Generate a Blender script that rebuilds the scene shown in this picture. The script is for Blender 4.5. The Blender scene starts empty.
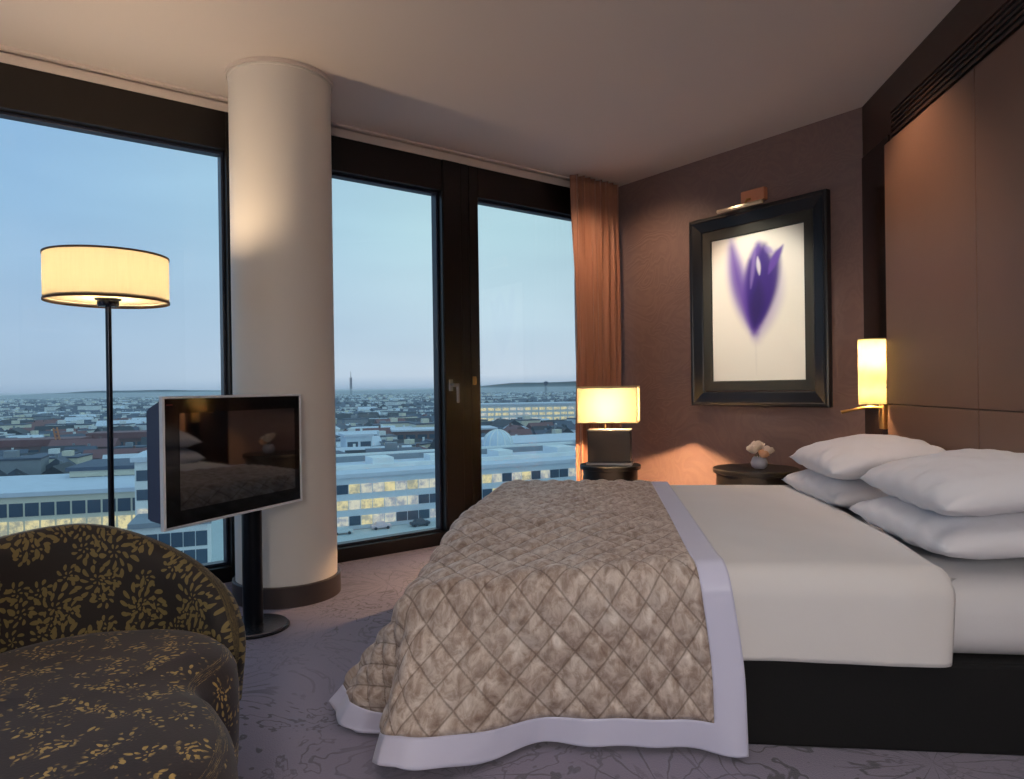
import bpy, bmesh, math, random
from mathutils import Vector, Matrix, noise as mnoise
random.seed(7)
R = math.radians
COL = bpy.context.scene.collection
SC = bpy.context.scene

# ------------------------------------------------------------------ helpers
def lin(c):
    return tuple(((x/255)/12.92 if x/255 <= .04045 else ((x/255+.055)/1.055)**2.4) for x in c)

class NT:
    """tiny node-tree builder"""
    def __init__(s, name):
        s.m = bpy.data.materials.new(name); s.m.use_nodes = True
        s.t = s.m.node_tree; s.t.nodes.clear()
        s.out = s.t.nodes.new('ShaderNodeOutputMaterial')
    def n(s, typ, ins=None, **kw):
        nd = s.t.nodes.new('ShaderNode'+typ)
        for k, v in kw.items(): setattr(nd, k, v)
        for k, v in (ins or {}).items(): s.put(nd.inputs[k], v)
        return nd
    def put(s, sock, v):
        if isinstance(v, bpy.types.NodeSocket): s.t.links.new(v, sock)
        elif isinstance(v, bpy.types.Node): s.t.links.new(v.outputs[0], sock)
        else:
            if sock.type == 'RGBA' and len(v) == 3: v = (*v, 1)
            sock.default_value = v
    def ma(s, op, a, b=0.0, c=None):
        nd = s.n('Math', operation=op)
        s.put(nd.inputs[0], a); s.put(nd.inputs[1], b)
        if c is not None: s.put(nd.inputs[2], c)
        return nd.outputs[0]
    def vm(s, op, a, b=None):
        nd = s.n('VectorMath', operation=op); s.put(nd.inputs[0], a)
        if b is not None: s.put(nd.inputs[1], b)
        return nd.outputs['Value'] if op in ('LENGTH', 'DOT_PRODUCT') else nd.outputs[0]
    def ramp(s, f, stops, interp='LINEAR'):
        nd = s.n('ValToRGB', {0: f}); cr = nd.color_ramp; cr.interpolation = interp
        while len(cr.elements) < len(stops): cr.elements.new(.5)
        for e, (p, c) in zip(cr.elements, stops):
            e.position = p; e.color = (*c, 1) if len(c) == 3 else c
        return nd.outputs[0]
    def mix(s, f, a, b, blend='MIX'):
        nd = s.n('Mix', data_type='RGBA', blend_type=blend)
        s.put(nd.inputs[0], f); s.put(nd.inputs[6], a); s.put(nd.inputs[7], b)
        return nd.outputs[2]
    def step(s, f, lo, hi):
        nd = s.n('MapRange', {0: f, 1: lo, 2: hi, 3: 0.0, 4: 1.0}); nd.interpolation_type = 'SMOOTHSTEP'
        return nd.outputs[0]
    def co(s, kind='Object', scale=(1, 1, 1)):
        tc = s.n('TexCoord'); mp = s.n('Mapping', {0: tc.outputs[kind], 3: scale}); return mp.outputs[0]
    def noise(s, co, scale, detail=3, rough=.55, dist=0.0):
        return s.n('TexNoise', {'Vector': co, 'Scale': scale, 'Detail': detail, 'Roughness': rough, 'Distortion': dist}).outputs[0]
    def bump(s, h, strength=.3, dist=.01):
        return s.n('Bump', {'Height': h, 'Strength': strength, 'Distance': dist}).outputs[0]
    def pbr(s, base, rough=.6, metal=0.0, normal=None, **ex):
        ins = {'Base Color': base, 'Roughness': rough, 'Metallic': metal}
        if normal is not None: ins['Normal'] = normal
        ins.update({k.replace('_', ' '): v for k, v in ex.items()})
        b = s.n('BsdfPrincipled', ins); s.t.links.new(b.outputs[0], s.out.inputs[0]); return s.m

def simple(name, rgb, rough=.6, metal=0.0, grain=0.0, gscale=60, bump=0.0, coord='Object', **ex):
    t = NT(name); c = lin(rgb); nrm = None; base = c
    if grain or bump:
        nz = t.noise(t.co(coord), gscale, 4)
        if grain: base = t.mix(nz, tuple(x*(1-grain) for x in c), tuple(min(1, x*(1+grain)) for x in c))
        if bump: nrm = t.bump(nz, bump, .005)
    return t.pbr(base, rough, metal, nrm, **ex)

def link(name, me, m=None, parent=None, smooth=False):
    o = bpy.data.objects.new(name, me); COL.objects.link(o)
    if m is not None:
        for q in (m if isinstance(m, (list, tuple)) else [m]): me.materials.append(q)
    if parent is not None: o.parent = parent
    if smooth: me.polygons.foreach_set('use_smooth', [True]*len(me.polygons)); me.update()
    return o
def obj(name, bm, m=None, parent=None, smooth=False, angle=None):
    me = bpy.data.meshes.new(name)
    bmesh.ops.recalc_face_normals(bm, faces=bm.faces)
    bm.to_mesh(me); bm.free()
    o = link(name, me, m, parent, smooth)
    if angle is not None: me.set_sharp_from_angle(angle=R(angle))
    return o
def tag(o, label=None, cat=None, group=None, kind=None):
    if label: o['label'] = label
    if cat: o['category'] = cat
    if group: o['group'] = group
    if kind: o['kind'] = kind
    return o
def empty(name, loc=(0, 0, 0), rz=0.0, label=None, cat=None, group=None, kind=None, parent=None):
    o = bpy.data.objects.new(name, None); COL.objects.link(o)
    o.location = loc; o.rotation_euler = (0, 0, rz); o.empty_display_size = .05
    if parent is not None: o.parent = parent
    return tag(o, label, cat, group, kind)
def box(bm, x0, x1, y0, y1, z0, z1, bev=0.0, seg=2, mi=0):
    r = bmesh.ops.create_cube(bm, size=1)
    bmesh.ops.scale(bm, vec=(x1-x0, y1-y0, z1-z0), verts=r['verts'])
    bmesh.ops.translate(bm, vec=((x0+x1)/2, (y0+y1)/2, (z0+z1)/2), verts=r['verts'])
    fs = {f for v in r['verts'] for f in v.link_faces}
    for f in fs: f.material_index = mi
    if bev:
        es = list({e for v in r['verts'] for e in v.link_edges})
        bmesh.ops.bevel(bm, geom=es, offset=bev, segments=seg, affect='EDGES', profile=.5)
    return bm
def boxbm(*a, **k): return box(bmesh.new(), *a, **k)
def lathe(bm, prof, n=48, cx=0, cy=0, cz=0, closed=False, mi=0):
    """prof: list of (r,z); r=0 ends collapse"""
    rings = []
    for r, z in prof:
        if r < 1e-6: rings.append([bm.verts.new((cx, cy, cz+z))])
        else: rings.append([bm.verts.new((cx+r*math.cos(2*math.pi*k/n), cy+r*math.sin(2*math.pi*k/n), cz+z)) for k in range(n)])
    pr = list(zip(rings, rings[1:]))
    if closed: pr.append((rings[-1], rings[0]))
    for a, b in pr:
        for k in range(n):
            k2 = (k+1) % n
            if len(a) == 1 and len(b) == 1: continue
            if len(a) == 1: f = bm.faces.new((a[0], b[k], b[k2]))
            elif len(b) == 1: f = bm.faces.new((a[k], a[k2], b[0]))
            else: f = bm.faces.new((a[k], a[k2], b[k2], b[k]))
            f.material_index = mi
    return bm
def tube(bm, pts, r, n=12, cap=True):
    """tube along a polyline"""
    pts = [Vector(p) for p in pts]; rings = []
    for i, p in enumerate(pts):
        d = (pts[min(i+1, len(pts)-1)]-pts[max(i-1, 0)]).normalized()
        a = d.cross(Vector((0, 0, 1)))
        if a.length < .05: a = d.cross(Vector((1, 0, 0)))
        a.normalize(); b = d.cross(a); rr = r[i] if isinstance(r, (list, tuple)) else r
        rings.append([bm.verts.new(p+(a*math.cos(2*math.pi*k/n)+b*math.sin(2*math.pi*k/n))*rr) for k in range(n)])
    for a, b in zip(rings, rings[1:]):
        for k in range(n): bm.faces.new((a[k], a[(k+1) % n], b[(k+1) % n], b[k]))
    if cap: bm.faces.new(rings[0][::-1]); bm.faces.new(rings[-1])
    return bm
def prism(bm, poly, z0, z1):
    a = [bm.verts.new((x, y, z0)) for x, y in poly]; b = [bm.verts.new((x, y, z1)) for x, y in poly]
    n = len(poly); bm.faces.new(a[::-1]); bm.faces.new(b)
    for k in range(n): bm.faces.new((a[k], a[(k+1) % n], b[(k+1) % n], b[k]))
    return bm
def grid(nu, nv, fn, uv=None, wrap_u=False):
    """mesh from fn(i,j)->xyz, i<nu, j<nv, with optional uv(i,j)"""
    me = bpy.data.meshes.new('grid')
    vs = [tuple(fn(i, j)) for j in range(nv) for i in range(nu)]
    fs = []; uvs = []
    for j in range(nv-1):
        for i in range(nu if wrap_u else nu-1):
            i2 = (i+1) % nu
            fs.append((j*nu+i, j*nu+i2, (j+1)*nu+i2, (j+1)*nu+i))
            if uv: uvs += [uv(i, j), uv(i+1, j), uv(i+1, j+1), uv(i, j+1)]
    me.from_pydata(vs, [], fs)
    if uv:
        l = me.uv_layers.new(name='UVMap')
        l.data.foreach_set('uv', [x for p in uvs for x in p])
    me.update(); return me
def lerp_table(tb, x):
    if x <= tb[0][0]: return tb[0][1]
    for (a, p), (b, q) in zip(tb, tb[1:]):
        if x <= b:
            t = (x-a)/(b-a); t = t*t*(3-2*t) if False else t
            return p+(q-p)*t
    return tb[-1][1]
def nz(x, y, z=0.0): return mnoise.noise(Vector((x, y, z)))

# ------------------------------------------------------------------ room frame
AW = R(52.6); AH = R(7.6)
DW = Vector((math.sin(AW), math.cos(AW), 0)); NW = Vector((-math.cos(AW), math.sin(AW), 0))
DP = NW.copy()
DH = Vector((math.sin(AH), math.cos(AH), 0)); NH = Vector((math.cos(AH), -math.sin(AH), 0))
C1 = Vector((.829, 5.662, 0)); C2 = Vector((2.065, 4.046, 0))
CEIL = 2.66
RZ_WIN = math.atan2(-DW.y, -DW.x)     # local x: along the window wall to the left, y: into the room
RZ_ART = math.atan2(DP.y, DP.x)       # local x: from the pilaster to the window corner, y: into the room
RZ_HEAD = math.atan2(DH.y, DH.x)      # local x: away from the camera, y: into the room
HE = C2-5.3*DH; WE = C1-7.2*DW; BK = WE-3.2*NW

# ------------------------------------------------------------------ materials
M = {}
M['ceiling'] = simple('ceiling_plaster', (212, 200, 192), .85, bump=.03, gscale=120)
M['plaster'] = simple('column_plaster', (222, 216, 208), .55, bump=.03, gscale=80)
M['cream'] = simple('cream_wall', (200, 188, 172), .8)
M['skirt'] = simple('dark_skirting', (62, 52, 50), .4)
M['frame'] = simple('bronze_window_metal', (20, 15, 12), .3, .2, grain=.25, gscale=9)
M['gasket'] = simple('navy_gasket', (26, 32, 48), .35)
M['veneer'] = simple('dark_brown_veneer', (50, 32, 23), .35, grain=.2, gscale=14)
M['pilaster'] = simple('dark_polished_wood', (30, 20, 16), .14, grain=.25, gscale=10)
M['black'] = simple('black_lacquer', (6, 6, 7), .4)
M['matteblack'] = simple('matte_black', (13, 14, 18), .6)
M['chrome'] = simple('brushed_steel', (170, 172, 178), .28, 1.0)
M['darksteel'] = simple('dark_steel', (52, 56, 66), .25, .9)
M['brass'] = simple('brass', (200, 160, 100), .3, .9)

def leather():
    t = NT('panel_leather'); c = t.co()
    n1 = t.noise(c, 3, 3); n2 = t.noise(c, 140, 2)
    return t.pbr(t.mix(n1, lin((110, 83, 69)), lin((120, 92, 77))), .4, 0, t.bump(n2, .08, .003))
M['leather'] = leather()

def wallpaper():
    t = NT('swirl_wallpaper'); c = t.co()
    sw = t.noise(c, 2.4, 2, .5, 1.6)
    w = t.ma('ABSOLUTE', t.ma('SUBTRACT', t.ma('FRACT', t.ma('MULTIPLY', sw, 13.0)), .5))
    n1 = t.noise(c, 90, 3); n2 = t.noise(c, 4, 3)
    line = t.step(w, .12, .42)
    base = t.mix(t.ma('MULTIPLY', line, .3), lin((120, 98, 94)), lin((140, 116, 108)))
    base = t.mix(t.ma('MULTIPLY', n1, .35), base, lin((88, 70, 66)))
    base = t.mix(t.ma('MULTIPLY', n2, .3), base, lin((138, 112, 106)))
    h = t.ma('ADD', t.ma('MULTIPLY', line, .6), t.ma('MULTIPLY', n1, .5))
    return t.pbr(base, .5, 0, t.bump(h, .2, .005))
M['wallpaper'] = wallpaper()

def carpet():
    t = NT('patterned_carpet'); c = t.co()
    n1 = t.noise(c, 2.6, 4, .6, .9)
    f = t.ma('FRACT', t.ma('MULTIPLY', n1, 11.0))
    ln = t.ma('ABSOLUTE', t.ma('SUBTRACT', f, .5))
    edge = t.ma('SUBTRACT', 1.0, t.step(ln, .05, .13))
    # large leaf sprays
    vo = t.n('TexVoronoi', {'Vector': c, 'Scale': 1.3, 'Randomness': .9}, voronoi_dimensions='2D')
    d = t.vm('SUBTRACT', t.n('VectorMath', {0: c, 3: 1.3}, operation='SCALE').outputs[0], vo.outputs['Position']) if False else t.vm('SUBTRACT', c, vo.outputs['Position'])
    sx = t.n('SeparateXYZ', {0: d}); th = t.ma('ARCTAN2', sx.outputs[1], sx.outputs[0])
    r = t.vm('LENGTH', d)
    pet = t.ma('ABSOLUTE', t.ma('SINE', t.ma('ADD', t.ma('MULTIPLY', th, 8.0), t.ma('MULTIPLY', n1, 5.0))))
    pl = t.ma('MULTIPLY', t.ma('SUBTRACT', 1.0, t.step(pet, .06, .22)), t.ma('SUBTRACT', 1.0, t.step(r, .2, .3)))
    gap = t.step(t.noise(c, 1.7, 2), .42, .6)
    ink = t.ma('MAXIMUM', t.ma('MULTIPLY', edge, t.ma('ADD', .35, t.ma('MULTIPLY', gap, .65))), t.ma('MULTIPLY', pl, .8))
    n2 = t.noise(c, 220, 2); n3 = t.noise(c, 1.1, 2)
    base = t.mix(n3, lin((124, 119, 146)), lin((146, 139, 165)))
    base = t.mix(t.ma('MULTIPLY', n2, .5), base, lin((108, 100, 116)))
    base = t.mix(t.ma('MULTIPLY', ink, .8), base, lin((52, 50, 62)))
    return t.pbr(base, .95, 0, t.bump(n2, .5, .006), Sheen_Weight=.25, Sheen_Roughness=.6)
M['carpet'] = carpet()

def glass():
    t = NT('window_glass')
    fr = t.n('Fresnel', {'IOR': 1.35})
    tr = t.n('BsdfTransparent', {0: (.97, .985, .99)}); gl = t.n('BsdfGlossy', {'Color': (1, 1, 1, 1), 'Roughness': .0})
    mx = t.n('MixShader', {0: t.ma('MULTIPLY', fr.outputs[0], .6), 1: tr.outputs[0], 2: gl.outputs[0]})
    t.t.links.new(mx.outputs[0], t.out.inputs[0]); return t.m
M['glass'] = glass()

def shade(name, refl, trans, scale=(60, 60, 4), amt=.35, coord='Object'):
    t = NT(name); n = t.noise(t.co(coord, scale), 2.0, 4, .7)
    a = t.n('BsdfDiffuse', {0: t.mix(t.ma('MULTIPLY', n, amt), refl, tuple(x*.6 for x in refl))})
    b = t.n('BsdfTranslucent', {0: t.mix(t.ma('MULTIPLY', n, amt), trans, tuple(x*.45 for x in trans))})
    ad = t.n('AddShader', {0: a.outputs[0], 1: b.outputs[0]})
    t.t.links.new(ad.outputs[0], t.out.inputs[0]); return t.m
M['shade_floor'] = shade('floor_lamp_linen', (.3, .27, .21), (.105, .092, .062))
M['shade_table'] = shade('table_lamp_linen', (.3, .28, .22), (.042, .039, .026), (20, 20, 20), .2)
M['shade_wall'] = shade('parchment_shade', (.25, .22, .12), (.03, .029, .016), (14, 14, 14), .6)
M['shade_trim'] = simple('shade_piping', (92, 62, 40), .6)

def linen(name, rgb, rough=.75, bs=.12):
    t = NT(name); c = t.co(); n1 = t.noise(c, 5, 4); n2 = t.noise(c, 260, 2)
    h = t.ma('ADD', t.ma('MULTIPLY', n1, .8), t.ma('MULTIPLY', n2, .1))
    k = lin(rgb)
    return t.pbr(t.mix(n1, tuple(x*.95 for x in k), k), rough, 0, t.bump(h, bs, .02), Sheen_Weight=.15)
M['duvet'] = linen('white_duvet_cotton', (222, 220, 220))
M['sheet'] = linen('white_sheet_cotton', (214, 214, 218))
M['pillow'] = linen('white_pillow_cotton', (228, 228, 234), .7, .4)
M['satin'] = simple('lilac_satin_border', (204, 205, 230), .42, bump=.12, gscale=24, coord='UV', Sheen_Weight=.3)

def velvet():
    t = NT('crushed_velvet'); c = t.co('UV')
    n1 = t.noise(t.co('UV', (1, .6, 1)), 40, 5, .66, .5); n2 = t.noise(c, 5, 3); n3 = t.noise(c, 150, 2)
    f = t.ma('ADD', t.ma('MULTIPLY', n1, .75), t.ma('MULTIPLY', n2, .25))
    base = t.ramp(f, [(.34, lin((134, 112, 100))), (.46, lin((168, 151, 140))), (.54, lin((192, 178, 168))), (.66, lin((214, 203, 196)))])
    sx = t.n('SeparateXYZ', {0: c}); kv = t.ma('MULTIPLY', sx.outputs[1], .71)
    ln = None
    for op in ('ADD', 'SUBTRACT'):
        q = t.ma('ABSOLUTE', t.ma('SINE', t.ma('MULTIPLY', t.ma(op, sx.outputs[0], kv), math.pi/.100)))
        ln = q if ln is None else t.ma('MINIMUM', ln, q)
    seam = t.ma('SUBTRACT', 1.0, t.step(ln, .03, .16))
    base = t.mix(t.ma('MULTIPLY', seam, .6), base, lin((92, 72, 60)))
    h = t.ma('ADD', n1, t.ma('MULTIPLY', n3, .3))
    rg = t.ramp(f, [(.38, (.6,)*3), (.6, (.36,)*3)])
    return t.pbr(base, rg, 0, t.bump(h, .22, .006), Sheen_Weight=.35, Sheen_Roughness=.35, Sheen_Tint=(*lin((235, 215, 205)), 1))
M['velvet'] = velvet()

def floral(name, dark, dark2, gold, scale, thr, cover):
    t = NT(name); uv = t.co('UV')
    dn = t.n('TexNoise', {'Vector': uv, 'Scale': 9.0, 'Detail': 2.0}).outputs[1]
    w = t.vm('ADD', uv, t.n('VectorMath', {0: t.vm('SUBTRACT', dn, (.5, .5, .5)), 3: .035}, operation='SCALE').outputs[0])
    mask = None
    for sc_, off, rings in ((scale, (0, 0, 0), ((.09, .06, 6), (.24, .12, 9), (.43, .14, 13))), (scale*1.7, (.37, .11, 0), ((.12, .08, 5), (.32, .15, 8)))):
        p = t.n('Mapping', {0: w, 1: off, 3: (sc_, sc_, sc_)}).outputs[0]
        vo = t.n('TexVoronoi', {'Vector': p, 'Scale': 1.0, 'Randomness': .75}, voronoi_dimensions='2D')
        d = t.vm('SUBTRACT', p, vo.outputs['Position']); sx = t.n('SeparateXYZ', {0: d})
        th = t.ma('ARCTAN2', sx.outputs[1], sx.outputs[0]); r = t.vm('LENGTH', d)
        cv = t.ma('MULTIPLY', vo.outputs['Distance'], 1.0)
        for r0, wd, n in rings:
            tw = t.ma('ADD', t.ma('MULTIPLY', th, float(n)), t.ma('MULTIPLY', r, 9.0))
            v = t.ma('SUBTRACT', t.ma('ADD', .5, t.ma('MULTIPLY', t.ma('COSINE', tw), .5)), t.ma('POWER', t.ma('ABSOLUTE', t.ma('DIVIDE', t.ma('SUBTRACT', r, r0), wd)), 2.0))
            b = t.ma('MULTIPLY', t.step(v, thr, thr+.12), t.ma('SUBTRACT', 1.0, t.ma('MULTIPLY', t.step(v, .86, .95), .0)))
            mask = b if mask is None else t.ma('MAXIMUM', mask, b)
    cn = t.step(t.noise(uv, 16, 3), cover, cover+.12)
    mask = t.ma('MULTIPLY', mask, cn)
    fine = t.noise(uv, 160, 3)
    base = t.mix(t.noise(uv, 14, 3), dark, dark2)
    base = t.mix(t.ma('MULTIPLY', fine, .35), base, tuple(x*1.6 for x in dark2))
    base = t.mix(mask, base, gold)
    return t.pbr(base, .7, 0, t.bump(t.ma('ADD', mask, t.ma('MULTIPLY', fine, .5)), .25, .004), Sheen_Weight=.14, Sheen_Roughness=.5)
M['fabric_back'] = floral('floral_back_fabric', lin((20, 15, 14)), lin((28, 20, 18)), lin((120, 104, 60)), 7.2, .5, .08)
M['fabric_seat'] = floral('floral_seat_fabric', lin((28, 21, 25)), lin((42, 31, 36)), lin((186, 156, 88)), 8.5, .62, .47)

def curtain_mat():
    t = NT('copper_curtain'); c = t.co('UV'); n = t.noise(c, 160, 2); n1 = t.noise(t.co('UV', (30, 1, 1)), 3, 2)
    base = t.mix(n1, lin((150, 98, 74)), lin((186, 130, 102)))
    p = t.n('BsdfPrincipled', {'Base Color': base, 'Roughness': .5, 'Sheen Weight': .4, 'Normal': t.bump(n, .1, .003)})
    tl = t.n('BsdfTranslucent', {0: lin((150, 105, 80))})
    mx = t.n('MixShader', {0: .18, 1: p.outputs[0], 2: tl.outputs[0]})
    t.t.links.new(mx.outputs[0], t.out.inputs[0]); return t.m
M['curtain'] = curtain_mat()

def screen():
    t = NT('tv_glass')
    return t.pbr(lin((14, 14, 17)), .04, 0, None, IOR=2.1, Coat_Weight=1.0, Coat_Roughness=.02)
M['screen'] = screen()

# ------------------------------------------------------------------ room shell
ROOM = [C1, C2, HE, BK, WE]
def struct(name, bm, m, loc=(0, 0, 0), rz=0, parent=None, **k):
    o = obj(name, bm, m, parent, **k); o.location = loc; o.rotation_euler = (0, 0, rz)
    if parent is None: o['kind'] = 'structure'
    return o
poly = [(p.x, p.y) for p in ROOM][::-1]
# the slabs run under / over the wall thicknesses
def grow(pl, d):
    out = []; n = len(pl)
    for i in range(n):
        p, a, b = Vector(pl[i]), Vector(pl[i-1]), Vector(pl[(i+1) % n])
        e1 = (p-a).normalized(); e2 = (b-p).normalized()
        n1 = Vector((e1.y, -e1.x)); n2 = Vector((e2.y, -e2.x)); bis = (n1+n2).normalized()
        out.append(tuple(p+bis*(d/max(.3, bis.dot(n1)))))
    return out
big = grow(poly, .2)
struct('floor', prism(bmesh.new(), big, -.15, 0), M['carpet'])
struct('ceiling', prism(bmesh.new(), big, CEIL, CEIL+.15), M['ceiling'])
LP = 2.034
struct('wall_back', boxbm(0, LP, -.12, 0, 0, CEIL), M['wallpaper'], C2, RZ_ART)
struct('wall_right', boxbm(-5.3, .0, -.12, 0, 0, CEIL), M['veneer'], C2, RZ_HEAD)
def wall_between(name, a, b, m):
    d = b-a; o = struct(name, boxbm(0, d.length, -.12, 0, 0, CEIL), m, a, math.atan2(d.y, d.x)); return o
wall_between('wall_front', BK, HE, M['cream'])

# plaster drop above the window heads, with a shadow groove
bm = bmesh.new(); box(bm, -.05, 7.2, -.14, 0, 2.60, 2.645); box(bm, -.05, 7.2, -.14, -.02, 2.645, CEIL); box(bm, -.05, 7.2, .035, .05, 2.648, CEIL)
struct('trim_1', bm, M['ceiling'], C1, RZ_WIN)

def window(name, t0, t1, o0, o1, z0=.085, z1=2.39, extra=None, loc=C1, rz=RZ_WIN):
    w = empty(name, loc, rz, kind='structure')
    bm = bmesh.new(); g = .003
    box(bm, t0+g, o0, -.14, 0, 0, 2.60, .004); box(bm, o1, t1-g, -.14, 0, 0, 2.60, .004)
    box(bm, o0, o1, -.14, 0, 0, z0, .004); box(bm, o0, o1, -.14, 0, z1, 2.60, .004)
    if extra: extra(bm)
    f = obj('window_frame', bm, M['frame'], w)
    bm = bmesh.new(); k = .016
    for a in ((o0, o0+k, z0, z1), (o1-k, o1, z0, z1), (o0+k, o1-k, z0, z0+k), (o0+k, o1-k, z1-k, z1)):
        box(bm, a[0], a[1], -.115, -.05, a[2], a[3], .003)
    obj('gasket', bm, M['gasket'], w)
    obj('glass_pane', boxbm(o0+k*.5, o1-k*.5, -.088, -.082, z0+k*.5, z1-k*.5), M['glass'], w)
    return w
window('window_1', 2.95, 4.84, 3.01, 4.72)
w2 = window('window_2', 1.40, 2.56, 1.617, 2.46, extra=lambda bm: (box(bm, 1.405, 1.468, 0, .004, .0, 2.6, .002), box(bm, 1.474, 1.61, 0, .006, .0, 2.6, .002)))
w3 = window('window_3', -.05, 1.40, .12, 1.32)
window('window_4', 4.84, 6.68, 4.96, 6.56)
struct('wall_filler', boxbm(2.56, 2.95, -.14, 0, 0, 2.60), M['frame'], C1, RZ_WIN)
RZ_LEFT = math.atan2((BK-WE).y, (BK-WE).x)
window('added_window_5', .0, 1.6, .12, 1.5, loc=WE, rz=RZ_LEFT); window('added_window_6', 1.6, 3.2, 1.7, 3.08, loc=WE, rz=RZ_LEFT)  # out-of-view windows, added to bring more blue sky light indoors
struct('wall_left', boxbm(0, 3.2, -.14, 0, 2.60, CEIL), M['cream'], WE, RZ_LEFT)
struct('wall_end', boxbm(6.68, 7.2, -.14, 0, 0, 2.60), M['frame'], C1, RZ_WIN)
# handle on the middle casement: rosette, neck and a lever hanging down
bm = bmesh.new(); box(bm, 1.556, 1.588, .006, .016, 1.035, 1.115, .004); tube(bm, [(1.572, .012, 1.075), (1.572, .055, 1.075)], .010)
box(bm, 1.535, 1.584, .045, .062, 1.063, 1.087, .006); box(bm, 1.533, 1.553, .045, .062, .955, 1.087, .006)
obj('window_handle', bm, M['chrome'], w2)
bm = bmesh.new(); box(bm, 1.362, 1.39, .0, .014, 1.075, 1.135, .005); box(bm, 1.368, 1.384, .012, .026, 1.083, 1.127, .004)
obj('window_latch', bm, M['brass'], w3)

# column
CC = Vector((-1.18, 3.60, 0)); CR = .252
bm = bmesh.new(); lathe(bm, [(0, 0), (CR, 0), (CR, 2.632), (CR+.004, 2.634), (CR+.004, CEIL), (0, CEIL)], 96)
struct('column', bm, M['plaster'], CC, smooth=True, angle=40)
bm = bmesh.new(); lathe(bm, [(CR+.001, 0), (CR+.016, 0), (CR+.016, .098), (CR+.012, .102), (CR+.001, .102)], 96, closed=True)
struct('baseboard_column', bm, M['skirt'], CC, smooth=True, angle=40)
bm = bmesh.new(); lathe(bm, [(CR+.008, 2.640), (CR+.016, 2.640), (CR+.016, CEIL-.001), (CR+.008, CEIL-.001)], 96, closed=True)
struct('trim_2', bm, M['ceiling'], CC, smooth=True, angle=40)
struct('baseboard_back', boxbm(0.0, LP, 0, .012, 0, .09, .003), M['skirt'], C2, RZ_ART)

# headboard wall: dark pilaster strip, leather panels, fascia with slot vent
struct('trim_3', boxbm(-.385, 0, 0, .006, 0, 2.36), M['pilaster'], C2, RZ_HEAD)
hb = empty('headboard', C2, RZ_HEAD, 'tall brown leather headboard panelling on the wall behind the bed', 'headboard')
XS = [-.385, -1.29, -2.2, -3.1]
for a, b in zip(XS, XS[1:]):
    for z0, z1 in ((.0, .935), (.939, 2.305)):
        obj('panel', boxbm(b+.002, a-.002, .0, .03, z0, z1, .004), M['leather'], hb)
vt = empty('air_vent', C2, RZ_HEAD, 'long dark slot air vent in the brown fascia above the headboard', 'vent')
bm = bmesh.new()
for a in ((-3.2, -.42, 2.46, 2.475), (-3.2, -.42, 2.335, 2.35), (-3.2, -3.185, 2.35, 2.46), (-.435, -.42, 2.35, 2.46)):
    box(bm, a[0], a[1], .0, .012, a[2], a[3], .002)
obj('vent_frame', bm, M['veneer'], vt)
obj('vent_backing', boxbm(-3.185, -.435, .0005, .002, 2.35, 2.46), M['matteblack'], vt)
for k in range(4):
    obj('slat', boxbm(-3.185, -.435, .002, .011, 2.364+k*.025, 2.376+k*.025, .002), M['veneer'], vt)

# ------------------------------------------------------------------ curtain
NF = 260; NZ = 40; T0, T1 = .075, .545
def cur(i, j):
    s = i/(NF-1); z = .012+(2.648-.012)*j/(NZ-1)
    top = z/2.65
    y = .13+.042*math.sin(s*2*math.pi*7.5+.5*math.sin(3*z))+.014*math.sin(s*2*math.pi*17+1.3)*(1-.5*top)
    t = T0+(T1-T0)*s+.012*math.sin(s*2*math.pi*15+z*.4)+.012*(1-top)*math.sin(s*5)
    return (t, y, z)
cm = grid(NF, NZ, cur, lambda i, j: (i/(NF-1)*1.6, j/(NZ-1)*2.6))
cu = link('curtain', cm, M['curtain'], smooth=True); cu.location = C1; cu.rotation_euler = (0, 0, RZ_WIN)
md = cu.modifiers.new('thick', 'SOLIDIFY'); md.thickness = .004
tag(cu, 'copper brown pleated curtain gathered at the window corner behind the table lamp', 'curtain')

# ------------------------------------------------------------------ framed picture and its light
fp = empty('framed_picture', C2, RZ_ART, 'large black framed print of a blurred purple tulip above the bedside table', 'picture')
S0, S1, Z0, Z1 = .195, 1.215, .905, 2.222
def moulding(bm, x0, x1, z0, z1, prof):
    """mitred frame; prof = (inset, depth) pairs"""
    rings = [[bm.verts.new((a, d, b)) for a, b in ((x0+i, z0+i), (x1-i, z0+i), (x1-i, z1-i), (x0+i, z1-i))] for i, d in prof]
    for p, q in zip(rings, rings[1:]):
        for k in range(4): bm.faces.new((p[k], p[(k+1) % 4], q[(k+1) % 4], q[k]))
    return bm
bm = moulding(bmesh.new(), S0, S1, Z0, Z1, [(.0, .004), (0, .05), (.008, .056), (.022, .056), (.028, .05), (.092, .036), (.098, .03), (.098, .004)])
obj('frame', bm, simple('black_frame_lacquer', (20, 22, 28), .3), fp)
bm = moulding(bmesh.new(), S0+.098, S1-.098, Z0+.105, Z1-.098, [(0, .004), (0, .028), (.062, .024), (.067, .018), (.067, .004)])
obj('inner_mount', bm, simple('olive_black_mount', (40, 41, 36), .6), fp)
ax0, ax1, az0, az1 = S0+.163, S1-.163, Z0+.17, Z1-.163
def smooth(e0, e1, x):
    t = max(0, min(1, (x-e0)/(e1-e0))); return t*t*(3-2*t)
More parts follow.
